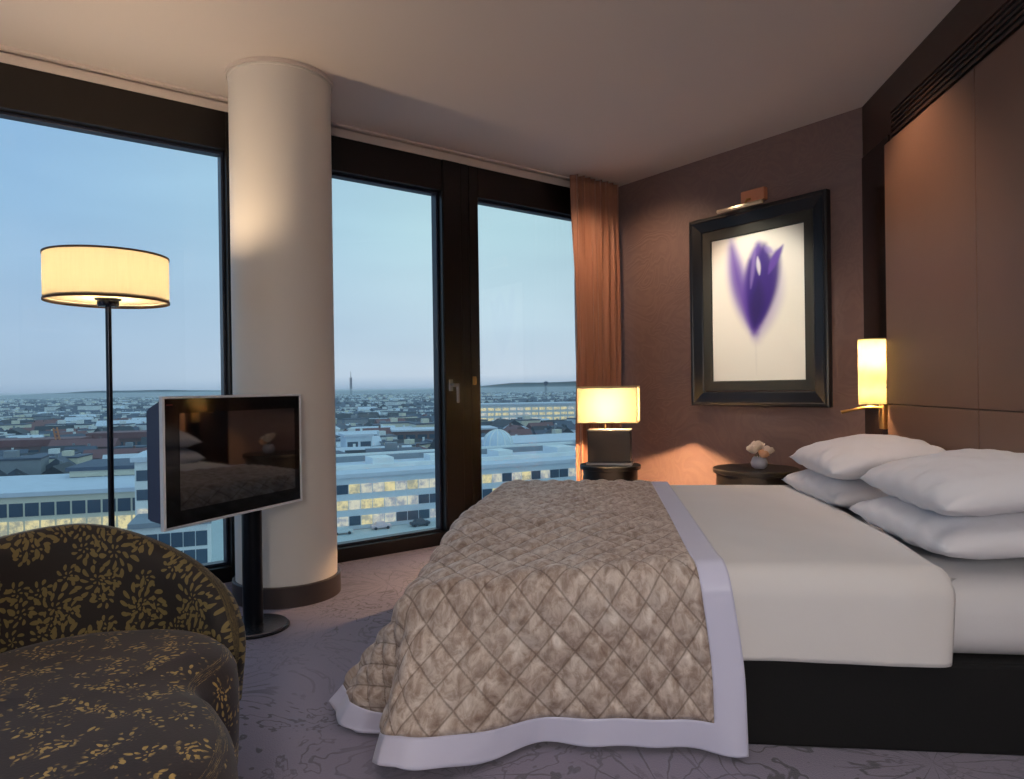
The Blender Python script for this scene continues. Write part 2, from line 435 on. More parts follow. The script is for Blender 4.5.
def petal(x, y, x0, y0, x1, y1, w0, blur, bend=0.0, pw=.8):
    dx, dy = x1-x0, y1-y0; L = math.hypot(dx, dy); ux, uy = dx/L, dy/L
    t = ((x-x0)*ux+(y-y0)*uy)/L; n = (x-x0)*-uy+(y-y0)*ux
    tc = max(0, min(1, t)); n -= bend*math.sin(math.pi*tc)
    w = w0*(max(1e-4, math.sin(math.pi*min(1, max(0, tc*.94+.03))))**pw)
    e = max(-t*L, (t-1)*L, 0)
    return 1-smooth(w-blur, w+blur, math.hypot(max(0, abs(n)), e))
def artcol(u, v):
    # u right, v up in the viewer's frame, 0..1 (aspect .675 : .99)
    x, y = u*.675, v*.985
    c = Vector((.86, .83, .74))*(1-.05*smooth(.2, .6, math.hypot(x-.34, y-.5)))
    def over(c, col, a): return c*(1-a)+Vector(col)*a
    deep = (.035, .012, .20); mid = (.11, .05, .36); pale = (.26, .19, .52)
    c = over(c, pale, .8*petal(x, y, .155, .96, .32, .31, .07, .05, -.02))
    c = over(c, mid, .85*petal(x, y, .16, .91, .32, .36, .045, .045, -.02))
    c = over(c, pale, .6*petal(x, y, .47, .82, .34, .28, .085, .06, .02))
    c = over(c, mid, .95*petal(x, y, .36, .895, .325, .33, .10, .03, 0, .6))
    c = over(c, deep, .95*petal(x, y, .40, .885, .33, .37, .085, .03, .02, .7))
    c = over(c, deep, .92*petal(x, y, .30, .80, .325, .38, .05, .03, 0))
    c = over(c, deep, .95*petal(x, y, .49, .82, .36, .40, .062, .03, .0, .6))
    c = over(c, mid, .95*petal(x, y, .53, .865, .43, .70, .026, .012, -.006))
    c = over(c, (.02, .01, .12), .85*petal(x, y, .36, .66, .325, .36, .05, .035))
    c = over(c, pale, .7*petal(x, y, .335, .87, .30, .62, .014, .012))
    c = over(c, (.75, .74, .80), .9*petal(x, y, .352, .82, .365, .70, .014, .008))
    c = over(c, pale, .7*petal(x, y, .40, .88, .46, .83, .02, .015))
    c = over(c, (.6, .58, .56), .25*petal(x, y, .33, .30, .335, .04, .006, .008))
    return c
NA, NB = 110, 160
def artp(i, j): return (ax1-(ax1-ax0)*i/(NA-1), .012, az0+(az1-az0)*j/(NB-1))
am = grid(NA, NB, artp)
ca = am.color_attributes.new('print', 'FLOAT_COLOR', 'POINT')
for j in range(NB):
    for i in range(NA): ca.data[j*NA+i].color = (*artcol(i/(NA-1), j/(NB-1)), 1)
t = NT('tulip_print'); at = t.n('Attribute', attribute_name='print'); t.pbr(at.outputs[0], .45)
link('print', am, t.m, fp)
pl = empty('picture_light', C2, RZ_ART, 'small brass picture light over the black framed tulip print', 'picture light')
bm = bmesh.new(); box(bm, .615, .79, .0, .045, 2.258, 2.34, .006); obj('mounting_block', bm, simple('copper_block', (214, 146, 110), .45, .15), pl)
bm = bmesh.new(); tube(bm, [(.72, .045, 2.28), (.72, .08, 2.27), (.72, .10, 2.24)], .008); obj('arm', bm, M['brass'], pl)
bm = bmesh.new(); tube(bm, [(.59, .105, 2.228), (.93, .105, 2.228)], .013, 16); obj('lamp_tube', bm, simple('pale_brass_tube', (232, 206, 172), .45, .3), pl)

# ------------------------------------------------------------------ wall lamp with reading arm
wl = empty('wall_lamp', C2, RZ_HEAD, 'glowing parchment wall lamp with brass reading arm beside the headboard', 'wall lamp')
LX, LY = -.30, .072
bm = bmesh.new(); lathe(bm, [(.068, .935), (.068, 1.29)], 40, LX, LY, 0)
obj('lamp_shade', bm, M['shade_wall'], wl, smooth=True, angle=40)
bm = bmesh.new(); lathe(bm, [(0, 1.282), (.0665, 1.282), (.0665, 1.285), (0, 1.285)], 40, LX, LY, 0)
obj('top_diffuser', bm, shade('wall_lamp_diffuser', (.3, .26, .18), (.15, .125, .09), amt=.05), wl)  # unseen disc, added to hold the lamp's light off the ceiling
bm = bmesh.new(); lathe(bm, [(0, 1.04), (.014, 1.04), (.014, 1.10), (.010, 1.12), (0, 1.12)], 16, LX, LY); box(bm, LX-.012, LX+.012, .006, LY, 1.06, 1.08, .003)
obj('bulb_holder', bm, M['brass'], wl)
bm = bmesh.new(); box(bm, LX-.03, LX+.03, .006, .03, .80, 1.02, .004); obj('backplate', bm, M['brass'], wl)
bm = bmesh.new(); tube(bm, [(LX, .03, .915), (LX+.01, .06, .918), (LX+.015, .11, .916), (LX+.03, .16, .905), (LX+.035, .19, .898)], .0075, 10)
tube(bm, [(LX+.034, .182, .90), (LX+.04, .222, .89)], [.008, .010], 12); obj('reading_arm', bm, M['brass'], wl)

# ------------------------------------------------------------------ bedside tables, lamp, flowers
def round_table(loc, r, top, label):
    o = empty('bedside_table', loc, 0, label, 'bedside table')
    bm = bmesh.new(); lathe(bm, [(0, top-.03), (r-.004, top-.03), (r, top-.026), (r, top-.004), (r-.004, top), (0, top)], 64)
    obj('tabletop', bm, M['black'], o, smooth=True, angle=30)
    bm = bmesh.new(); lathe(bm, [(0, .0), (r-.03, .0), (r-.02, .02), (r-.02, top-.035), (r-.02, top-.03), (0, top-.03)], 64)
    obj('drum', bm, M['black'], o, smooth=True, angle=30)
    bm = bmesh.new(); lathe(bm, [(r-.02, top-.20), (r-.017, top-.20), (r-.017, top-.194), (r-.02, top-.194)], 64, closed=True)
    obj('drawer_seam', bm, M['darksteel'], o)
    return o
round_table((1.47, 4.20, 0), .25, .545, 'round black bedside table holding the small flower vase')
TL = Vector((.645, 4.60, 0)); TT = .535
round_table(TL, .20, TT, 'round black side table holding the table lamp by the curtain')
tl = empty('table_lamp', (TL.x, TL.y, TT), R(-13), 'lit table lamp with rectangular cream shade and black block base', 'table lamp')
bm = boxbm(-.14, .14, -.075, .075, .018, .225, .003); obj('base', bm, simple('charcoal_lamp_block', (15, 15, 20), .4), tl)
bm = bmesh.new(); box(bm, -.15, .15, -.085, .085, .0, .018, .003); obj('plinth', bm, M['chrome'], tl)
obj('top_cap', boxbm(-.142, .142, -.077, .077, .225, .233, .002), M['chrome'], tl)
bm = bmesh.new(); tube(bm, [(-.03, 0, .233), (-.03, 0, .40)], .006); lathe(bm, [(0, .35), (.015, .35), (.015, .395), (0, .395)], 16, -.03); obj('stem', bm, M['brass'], tl)
bm = bmesh.new(); sw, sd, z0, z1 = .19, .19, .283, .515
pts = [(-sw, -sd), (sw, -sd), (sw, sd), (-sw, sd)]
for k in range(4):
    (xa, ya), (xb, yb) = pts[k], pts[(k+1) % 4]
    bm.faces.new([bm.verts.new(p) for p in ((xa, ya, z0), (xb, yb, z0), (xb, yb, z1), (xa, ya, z1))])
bmesh.ops.remove_doubles(bm, verts=bm.verts, dist=1e-5)
so = obj('lamp_shade', bm, M['shade_table'], tl)
obj('top_diffuser', boxbm(-sw+.002, sw-.002, -sd+.002, sd-.002, z1-.012, z1-.009), shade('lamp_diffuser', (.35, .33, .28), (.10, .085, .05), amt=.05), tl)
bm = bmesh.new()
for zz in (z0, z1):
    for k in range(4):
        (xa, ya), (xb, yb) = pts[k], pts[(k+1) % 4]; tube(bm, [(xa, ya, zz), (xb, yb, zz)], .0035, 6)
for (xa, ya) in pts: tube(bm, [(xa, ya, z0), (xa, ya, z1)], .0025, 6)
obj('shade_piping', bm, simple('cream_piping', (205, 190, 140), .7), tl)

fv = empty('flower_vase', (1.475, 4.15, .545), 0, 'small round vase of pale orange roses on the bedside table', 'vase')
fv.scale = (.86, .86, .86)
bm = bmesh.new(); lathe(bm, [(0, 0), (.03, 0), (.052, .018), (.058, .045), (.046, .075), (.038, .085), (.035, .083), (.042, .07), (.052, .045), (.045, .02), (0, .006)], 32)
obj('vase', bm, simple('frosted_white_vase', (190, 190, 205), .3, Transmission_Weight=.2), fv, smooth=True)
def rose(r, seed):
    bm = bmesh.new(); rnd = random.Random(seed)
    lathe(bm, [(0, r*.95), (r*.25, r*.9), (r*.38, r*.5), (r*.3, 0), (0, -r*.3)], 12)
    for ring, (n, rr, hh, tl_) in enumerate(((4, .46, 1.0, .02), (5, .76, .92, .08), (6, 1.0, .72, .16))):
        for k in range(n):
            a0 = 2*math.pi*k/n+ring*.5+rnd.uniform(-.1, .1); wv = 1.35*math.pi/n
            rows = []
            for q in range(5):
                s = q/4; row = []
                for p in range(7):
                    c = p/6*2-1; rad = r*(rr*(.35+.65*s**.7)+tl_*.5*s*s-.08*c*c*s); z = r*(-.25+(hh+.25)*s-.25*s*c*c-.2*tl_*s**3)
                    a = a0+c*wv*(.5+.5*math.sin(s*math.pi*.6+.5)); row.append(bm.verts.new((rad*math.cos(a), rad*math.sin(a), z)))
                rows.append(row)
            for A, B in zip(rows, rows[1:]):
                for p in range(6): bm.faces.new((A[p], A[p+1], B[p+1], B[p]))
    return bm
rm = [simple('cream_rose_petal', (252, 238, 222), .6), simple('peach_rose_petal', (244, 190, 150), .6)]
for k, (dx, dy, dz, tx, ty, r) in enumerate(((-.042, -.02, .125, -.3, -.35, .046), (.05, -.015, .115, -.2, .45, .043), (.005, -.045, .095, -.6, 0, .04), (.0, .03, .145, .3, 0, .045), (-.02, -.01, .15, -.2, -.2, .036))):
    f = obj('rose', rose(r, k), rm[1 if k == 2 else 0], fv, smooth=True); f.location = (dx, dy, dz); f.rotation_euler = (-tx, ty, k)
bm = bmesh.new()
for dx, dy, dz in ((-.03, -.015, .10), (.035, -.01, .095), (0, .02, .12)): tube(bm, [(0, 0, .02), (dx*.6, dy*.6, dz*.6), (dx, dy, dz)], .003, 6)
obj('stems', bm, simple('rose_stem', (70, 96, 50), .6), fv)

# ------------------------------------------------------------------ bed
BO = Vector((1.976, 3.604, 0)); AB = R(6.5)
RZ_BED = math.atan2(math.sin(AB), -math.cos(AB))      # local x: head to foot, local y: towards the camera
Y0, Y1, XF = .0, 1.74, 2.06
bed = empty('bed', BO, RZ_BED, 'king size bed with dark divan base standing against the leather headboard', 'bed')
obj('divan_base', boxbm(.03, XF-.06, Y0+.01, Y1-.012, .0, .256, .012), simple('black_divan_fabric', (10, 11, 14), .9, bump=.1, gscale=200), bed)
def rbox(x0, x1, y0, y1, z0, z1, r, seg=6):
    bm = boxbm(x0, x1, y0, y1, z0, z1)
    bmesh.ops.bevel(bm, geom=list(bm.edges), offset=r, segments=seg, affect='EDGES', profile=.5); return bm
obj('mattress', rbox(.03, XF-.16, Y0+.02, Y1-.022, .257, .472, .085, 8), M['sheet'], bed, smooth=True)

ZT = .523
def slump(x, y):
    return .105*max(0, min(1, (x-1.0)/1.06))**1.6*smooth(.9, 1.72, y)
def edge(e, r, flare, maxdrop):
    """distance e past the start of the rounded edge -> (out, down)"""
    if e <= 0: return 0.0, 0.0
    q = r*math.pi/2
    if e < q: a = e/r; return r*math.sin(a), r*(1-math.cos(a))
    d = e-q; return r+d*math.sin(flare), min(maxdrop, r+d*math.cos(flare))
# duvet: hangs on the near and far side, ends in a rolled fold towards the pillows
DU, DV = 120, 170; DX0, DX1 = .46, 2.055; hang = .265
r_ = .09; ya, yb = Y0+r_-.03, Y1+.014-r_
vtot = (yb-ya)+2*(r_*math.pi/2+hang-r_)
def duv(i, j):
    x = DX0+(DX1-DX0)*i/(DU-1); v = vtot*j/(DV-1)-(r_*math.pi/2+hang-r_)
    if v < 0: o_, d_ = edge(-v, r_, .02, .4); y = ya-o_; z = ZT-d_
    elif v > yb-ya: o_, d_ = edge(v-(yb-ya), r_, .03, .4); y = yb+o_; z = ZT-d_
    else: y = ya+v; z = ZT
    s = (x-DX0); k = min(1, s/.07)
    ins = .058*(1-math.sqrt(max(0, 1-(1-k)**2)))       # rolled front lip
    z -= ins if 0 <= v <= yb-ya else ins*.0
    if v > yb-ya: y -= ins*.35; z -= ins*max(0, 1-(v-(yb-ya))/.14)
    tw = v/(yb-ya)
    z -= .042*smooth(1.27, 1.40, x)*(1 if 0 <= v <= yb-ya else 0)
    z -= slump(x, min(y, Y1))*(1 if z > .4 else max(0, (z-.27)/.13))
    x2 = x+(.0 if s > .3 else (1-s/.3))*(.025*math.sin(tw*2.6)+.05*max(0, tw-.72)*4.2)
    wr = .006*nz(x*3.2, v*2.0, 1.3)+.004*nz(x*7, v*4.1, 4)+.006*math.sin(x*9+v*4)*max(0, tw-.9)*3
    if 0 <= v <= yb-ya: z += wr
    else: y += wr*1.5
    return (x2, y, z)
dm = grid(DU, DV, duv)
du = link('duvet', dm, M['duvet'], smooth=True); du.location = BO; du.rotation_euler = (0, 0, RZ_BED)
md = du.modifiers.new('thick', 'SOLIDIFY'); md.thickness = .03; md.offset = -1
tag(du, 'plain white duvet spread over the bed between the pillows and the throw', 'duvet')

# quilted velvet throw, one cloth: top, near side, far side, foot and folded corners
TX0, TXF, TYN, TYF = 1.15, XF+.05, Y1+.035, Y0-.02
TZ = .538; RR = .085; HG = .522; BW = .088
xs = TXF-RR; yn = TYN-RR; yf = TYF+RR
def throw_pt(u, v):
    """u from hem at the duvet (0) to foot hem; v signed about bed centre line; returns xyz and fabric coordinates"""
    return None
EMAX = RR*math.pi/2+(HG-RR)
NUa = 96; NUb = 62; NVm = 190; NVh = 62
def sheet_pos(u, v, lift):
    # u: x past TX0 ; v: y past yf (far start of rounding), width W
    W = yn-yf; L = xs-TX0
    eu = max(0, u-L); evn = max(0, v-W); evf = max(0, -v)
    ev = evn or evf; sg = 1 if v > W/2 else -1
    x = TX0+min(u, L); y = yf+min(max(v, 0), W); z = TZ
    rho = math.hypot(eu, ev); N = Vector((0, 0, 1)); D = Vector((0, 0, 0))
    if rho > 1e-6:
        th = math.atan2(ev, eu)      # 0 = foot, pi/2 = side
        dirv = Vector((math.cos(th), sg*math.sin(th), 0))
        corner = math.sin(2*th)
        k = rho/EMAX
        fl = .05+.03*math.sin(u*5.1+1)*(1 if eu == 0 else 0)
        if sg > 0:
            if eu == 0:
                fl = .05+.03*math.sin(u*7.0+.8)+.53*smooth(L*.5, L*1.0, u)
            elif ev == 0:
                fl = .20+.06*math.sin((v)*4.2+.3)+.26*smooth(W*.45, W*.85, v)
            else:
                # ear towards the foot, pleat tucked in before the near side
                a = th/(math.pi/2)
                fl = lerp_table([(0, .46), (.15, .40), (.3, .22), (.45, .06), (.58, .0), (.68, .12), (.80, .44), (.9, .58), (1, .60)], a)
        else:
            fl = .12+.1*corner
        o_, d_ = edge(rho*(1+(.05*smooth(L*.45, L, u) if sg > 0 and ev > 0 else 0)), RR, fl, TZ-.016)
        x += dirv.x*o_; y += dirv.y*o_; z -= d_
        a = min(rho/RR, math.pi/2)
        N = (Vector((0, 0, 1))*math.cos(a)+dirv*math.sin(a)).normalized()
        # hanging folds
        if rho > .12:
            fo = (rho-.12)/.5
            if eu == 0 and sg > 0: w = .020*math.sin(u*17+1.2)*fo*fo+.012*math.sin(u*31+.4)*fo*fo
            elif ev == 0: w = .03*math.sin(v*13)*fo*fo
            else: w = 0
            x += N.x*w; y += N.y*w
    z -= slump(x, min(y, Y1))*max(0, min(1, (z-.05)/.4))
    p = Vector((x, y, z))+N*lift
    if p.z < .03: p.z = .012+.018*math.exp((p.z-.03)/.018)
    return p
def puff(u, v):
    p = .100; k = .71
    a = abs(math.sin(math.pi*(u+k*v)/p)); b = abs(math.sin(math.pi*(u-k*v)/p))
    return (min(a, 1)**.55)*(min(b, 1)**.55)
W = yn-yf; L = xs-TX0
us = [L*i/110 for i in range(110)]+[L+EMAX*i/60 for i in range(61)]
vs_ = [-EMAX+EMAX*i/50 for i in range(50)]+[W*i/170 for i in range(170)]+[W+EMAX*i/60 for i in range(61)]
def throw_mesh():
    me = bpy.data.meshes.new('throw'); V = []; UV = []
    for v in vs_:
        for u in us:
            uu, vv = u, v
            eu = max(0, u-L); evn = max(0, v-W); evf = max(0, -v); ev = evn or evf
            # rounded fabric corner: map the square corner patch to a quarter disc
            if eu > 0 and ev > 0:
                m = max(eu, ev); h = math.hypot(eu, ev); eu2, ev2 = eu*m/h, ev*m/h
                uu = L+eu2; vv = W+ev2 if evn else -ev2
                rho = m
            else: rho = max(eu, ev)
            hem = min(EMAX-rho, u+.0) if True else 0
            bd = hem < BW
            lift = .0 if bd else (.011+.006*smooth(0, .2, rho))*puff(uu, vv)*smooth(0, .02, hem-BW)+.004*nz(uu*9, vv*9)
            p = sheet_pos(uu, vv, lift+.004)
            # the hem near the pillows slants a little
            tv = max(0, min(1, (v-0)/W)); p.x += (.10*(tv-.48))*smooth(.25, L, u)+(.01+.02*tv-.045*smooth(.95, 1.25, v/W))*max(0, 1-u/.6)
            V.append(p); UV.append((uu, vv))
    nu = len(us); F = []; MI = []
    for j in range(len(vs_)-1):
        for i in range(nu-1):
            F.append((j*nu+i, j*nu+i+1, (j+1)*nu+i+1, (j+1)*nu+i))
    me.from_pydata([tuple(p) for p in V], [], F)
    l = me.uv_layers.new(name='UVMap')
    for poly_ in me.polygons:
        cu_, cv_ = 0, 0
        for li in poly_.loop_indices:
            vi = me.loops[li].vertex_index; l.data[li].uv = UV[vi]
        c = [(us[k % nu], vs_[k//nu]) for k in poly_.vertices]
        u = sum(q[0] for q in c)/4; v = sum(q[1] for q in c)/4
        rho = max(u-L, v-W, -v, 0)
        MI.append(1 if min(EMAX-rho, u) < BW else 0)
    return me, MI
tm, MI = throw_mesh()
def sub_mesh(me, keep, name):
    bm = bmesh.new(); bm.from_mesh(me); bm.faces.ensure_lookup_table()
    bmesh.ops.delete(bm, geom=[f for f, k in zip(list(bm.faces), keep) if not k], context='FACES')
    m2 = bpy.data.meshes.new(name); bm.to_mesh(m2); bm.free(); return m2
th = link('bed_throw', sub_mesh(tm, [k == 0 for k in MI], 'bed_throw'), M['velvet'], smooth=True)
th.location = BO; th.rotation_euler = (0, 0, RZ_BED)
tag(th, 'quilted beige crushed velvet throw hanging over the foot of the bed', 'throw')
br = link('border', sub_mesh(tm, [k == 1 for k in MI], 'border'), M['satin'], th, smooth=True)
for o in (th, br):
    md = o.modifiers.new('thick', 'SOLIDIFY'); md.thickness = .008; md.offset = -1
br['label'] = 'pale lilac satin border of the throw'

# pillows
def pillow_mesh(seed, L=.74, Wd=.50, T=.185):
    n = 44
    def f(i, j, s):
        a = i/(n-1)*2-1; b = j/(n-1)*2-1
        e = max(0, (1-abs(a)**2.6))*max(0, (1-abs(b)**2.6)); h = T/2*e**.52
        sx = 1-.055*(1-b*b)*abs(a)**4*0-.05*(1-abs(b))**1*abs(a)**3*.6; sy = 1-.05*(1-abs(a))*abs(b)**3*.8
        x = a*Wd/2*sx; y = b*L/2*sy
        h += (.006*nz(a*2.5+seed, b*3.2, s)+.004*nz(a*6, b*7+seed, s))*min(1, e*3)
        edge_d = min(1-abs(a), 1-abs(b)); h -= .010*math.sin(b*17+seed)*smooth(.0, .12, edge_d)*smooth(.4, .15, edge_d)*abs(a)**2
        return (x, y, s*h-(0 if s > 0 else 0))
    bm = bmesh.new()
    top = [[bm.verts.new(f(i, j, 1)) for i in range(n)] for j in range(n)]
    bot = [[(top[j][i] if i in (0, n-1) or j in (0, n-1) else bm.verts.new(f(i, j, -.8))) for i in range(n)] for j in range(n)]
    for j in range(n-1):
        for i in range(n-1):
            bm.faces.new((top[j][i], top[j][i+1], top[j+1][i+1], top[j+1][i]))
            bm.faces.new((bot[j+1][i], bot[j+1][i+1], bot[j][i+1], bot[j][i]))
    return bm
PIL = [(.31, .40, .565, -3, 2, 'white pillow at the bottom of the stack beside the flower vase'),
       (.30, .42, .705, -8, -2, 'white pillow on top of the far stack below the wall lamp'),
       (.29, 1.275, .565, -3, 1, 'white pillow at the bottom of the near stack at the right edge'),
       (.275, 1.30, .710, -8, -2, 'white pillow on top of the near stack, at right edge of the bed')]
for k, (x, y, z, tilt, yaw, lab) in enumerate(PIL):
    o = obj('pillow', pillow_mesh(k*3.7+1), M['pillow'], smooth=True)
    mt = Matrix.Translation(BO) @ Matrix.Rotation(RZ_BED, 4, 'Z') @ Matrix.Translation((x, y, z)) @ Matrix.Rotation(R(yaw), 4, 'Z') @ Matrix.Rotation(R(-tilt), 4, 'Y')
    o.matrix_world = mt
    tag(o, lab, 'pillow', 'pillows stacked against the headboard')

# ------------------------------------------------------------------ television on a pole stand
TC = Vector((-1.14, 2.895, 0)); tdir = Vector((.40, .917, 0)).normalized()
tv = empty('television', (TC.x, TC.y, 0), math.atan2(tdir.y, tdir.x), 'flat television in silver frame on black pole stand before the column', 'television')
# local x: along the screen away from the camera, local y: behind the screen (to the left)
TW = .376; ZB, ZTp = .538, 1.037
bm = bmesh.new(); moulding(bm, -TW, TW, ZB, ZTp, [(0, .014), (0, -.003), (.008, -.006), (.010, -.002), (.010, .013), (0, .014)])
obj('silver_frame', bm, simple('silver_paint', (236, 239, 244), .35, .1), tv)
obj('bezel', boxbm(-TW+.010, TW-.010, .0, .014, ZB+.010, ZTp-.010), simple('gloss_black_bezel', (9, 9, 11), .08), tv)
obj('screen', boxbm(-TW+.075, TW-.045, -.0015, .002, ZB+.065, ZTp-.065), M['screen'], tv)
bm = bmesh.new()
a = [bm.verts.new(p) for p in ((-TW+.012, .023, ZB+.02), (TW-.012, .023, ZB+.02), (TW-.012, .023, ZTp-.012), (-TW+.012, .023, ZTp-.012))]
b = [bm.verts.new(p) for p in ((-TW+.02, .112, ZB+.03), (TW-.02, .112, ZB+.03), (TW-.02, .112, ZTp-.05), (-TW+.02, .112, ZTp-.05))]
bm.faces.new(a); bm.faces.new(b)
for k in range(4): bm.faces.new((a[k], a[(k+1) % 4], b[(k+1) % 4], b[k]))
bmesh.ops.bevel(bm, geom=list(bm.edges), offset=.008, segments=2, affect='EDGES')
obj('rear_housing', bm, simple('slate_blue_housing', (56, 66, 98), .4), tv)
bm = bmesh.new(); lathe(bm, [(0, .015), (.043, .015), (.043, .62), (0, .62)], 32, .16, .098)
obj('stand_pole', bm, simple('black_pole_metal', (22, 24, 30), .28, .6), tv, smooth=True, angle=40)
bm = bmesh.new(); lathe(bm, [(0, .0), (.148, .0), (.15, .004), (.15, .012), (.146, .016), (0, .017)], 64, .16, .098)
obj('stand_base', bm, simple('steel_base', (120, 122, 130), .25, .9), tv, smooth=True, angle=30)
bm = bmesh.new(); lathe(bm, [(.1505, .0005), (.156, .0005), (.156, .006), (.1505, .006)], 64, .16, .098, closed=True); obj('base_ring', bm, M['black'], tv)
bm = bmesh.new(); box(bm, -TW+.02, -TW+.045, -.003, .001, ZTp-.035, ZTp-.030, .0008); obj('standby_mark', bm, simple('dim_red_mark', (110, 40, 30), .4), tv)

# ------------------------------------------------------------------ floor lamp
FL = Vector((-1.655, 2.85, 0))
fl = empty('floor_lamp', FL, 0, 'lit floor lamp with drum shade on thin dark pole at the left window', 'floor lamp')
bm = bmesh.new(); lathe(bm, [(0, 0), (.15, 0), (.15, .012), (.146, .016), (.02, .02), (0, .02)], 48); obj('base', bm, M['darksteel'], fl, smooth=True, angle=30)
bm = bmesh.new(); lathe(bm, [(0, .02), (.0115, .02), (.0115, 1.42), (0, 1.42)], 20); obj('pole', bm, M['darksteel'], fl, smooth=True, angle=40)
SR = .226; s0, s1 = 1.428, 1.612
bm = bmesh.new(); lathe(bm, [(SR, s0), (SR, s1)], 96); obj('lamp_shade', bm, M['shade_floor'], fl, smooth=True)
bm = bmesh.new()
for z in (s0, s1): lathe(bm, [(SR-.003, z-.004), (SR+.0025, z-.004), (SR+.0025, z+.004), (SR-.003, z+.004)], 96, closed=True)
obj('shade_trim', bm, M['shade_trim'], fl)
bm = bmesh.new(); lathe(bm, [(.03, s0+.012), (SR-.004, s0+.012)], 96); obj('diffuser', bm, shade('diffuser_acrylic', (.4, .36, .3), (.14, .12, .08), amt=.1), fl)
bm = bmesh.new(); lathe(bm, [(0, 1.408), (.036, 1.408), (.040, 1.418), (.040, 1.432), (.05, 1.436), (.05, 1.445), (0, 1.445)], 32); obj('collar', bm, M['darksteel'], fl, smooth=True, angle=30)

# ------------------------------------------------------------------ armchair
AC = Vector((-1.07, 1.68, 0)); PH = R(30)
rz_c = PH        # local x = chair's right as seen from the front camera side, local -y = facing
ch = empty('armchair', AC, rz_c, 'low dark brown floral armchair with curved back in the lower left corner', 'armchair')
half = [(0, .375), (.13, .352), (.255, .285), (.335, .17), (.370, .05), (.352, -.055), (.285, -.145), (.262, -.205), (.284, -.28), (.296, -.40), (.288, -.53), (.24, -.65), (.14, -.735), (0, -.765)]
ctrl = half+[(-x, y) for x, y in half[-2:0:-1]]
def cr(ctrl, n):
    out = []; m = len(ctrl)
    for k in range(n):
        f = k/n*m; i = int(f); t_ = f-i
        p0, p1, p2, p3 = (Vector(ctrl[(i+q) % m]) for q in (-1, 0, 1, 2))
        out.append(.5*((2*p1)+(p2-p0)*t_+(2*p0-5*p1+4*p2-p3)*t_*t_+(3*p1-p0-3*p2+p3)*t_**3))
    return out
ON = 160; OUT = cr(ctrl, ON)
arc = [0]
for k in range(ON): arc.append(arc[-1]+(OUT[(k+1) % ON]-OUT[k]).length)
def onorm(k):
    d = (OUT[(k+1) % ON]-OUT[k-1]).normalized(); n = Vector((d.y, -d.x)); return n
sgn = 1 if onorm(0).y > 0 else -1
prof = [(.03, .012), (.012, .03), (0, .06), (-.004, .15), (-.006, .25), (0, .315), (.014, .342), (.035, .36), (.065, .371), (.10, .376)]
rings = []
for ins, z in prof: rings.append([(OUT[k]-onorm(k)*sgn*ins, z) for k in range(ON)])
cen = Vector((0, -.18))
for f_, z in ((.7, .380), (.45, .383), (.2, .384), (.0001, .384)): rings.append([(Vector((p[0].x*f_, cen.y*0+(p[0].y+.2)*f_-.2)), z) for p in rings[9]])
def seat_f(i, j):
    p, z = rings[j][i % ON]; return (p.x, p.y, z+.006*nz(p.x*4, p.y*4, 2)*(1 if j > 6 else 0))
def seat_uv(i, j):
    if j >= 7: p, z = rings[j][i % ON]; return (p.x, p.y)
    return (arc[min(i, ON)], rings[j][0][1])
sm_ = grid(ON, len(rings), seat_f, seat_uv, wrap_u=True)
link('seat', sm_, M['fabric_seat'], ch, smooth=True)
HT = [(-95, .30), (-90, .42), (-75, .52), (-55, .60), (-30, .65), (-8, .668), (5, .662), (22, .615), (45, .530), (60, .455), (64, .42), (69, .35), (72, .27)]
PN = 120; a0, a1 = -95, 72
PROF_N = 22
def back_f(i, j):
    psi = a0+(a1-a0)*i/(PN-1); H = lerp_table(HT, psi)
    H = sum(lerp_table(HT, psi+d) for d in (-6, -3, 0, 3, 6))/5 if -90 < psi < 66 else H
    zb = .16; q = j/(PROF_N-1)
    endk = min(1, (psi-a0)/9, (a1-psi)/9); endk = math.sqrt(max(0, 1-(1-max(0, endk))**2)); th_ = .048*max(.12, endk)
    ri, ro = -th_, th_; h = max(.03, H-zb); cap = min(.055, h*.5)
    # profile: inner bottom -> up -> rounded top -> down outer -> bottom
    if q < .38: s = q/.38; off = ri; z = zb+(h-cap)*s
    elif q < .62:
        s = (q-.38)/.24*math.pi; off = -math.cos(s)*th_; z = zb+h-cap+math.sin(s)*cap
    else: s = (q-.62)/.38; off = ro; z = zb+(h-cap)*(1-s)
    rad = .415+off+.055*((z-zb)/.5)-.02
    a = R(psi); return (rad*math.sin(a), rad*math.cos(a), z)
def back_uv(i, j):
    psi = a0+(a1-a0)*i/(PN-1); p = back_f(i, j); q = j/(PROF_N-1)
    return (R(psi)*.42+(3 if q > .5 else 0), p[2] if q <= .5 else -p[2])
bmx = grid(PN, PROF_N, back_f, back_uv)
link('backrest', bmx, M['fabric_back'], ch, smooth=True)
bm = bmesh.new(); prism(bm, [(p.x*.86, (p.y+.2)*.86-.2) for p in OUT[::3]], 0, .02); obj('plinth', bm, M['matteblack'], ch)

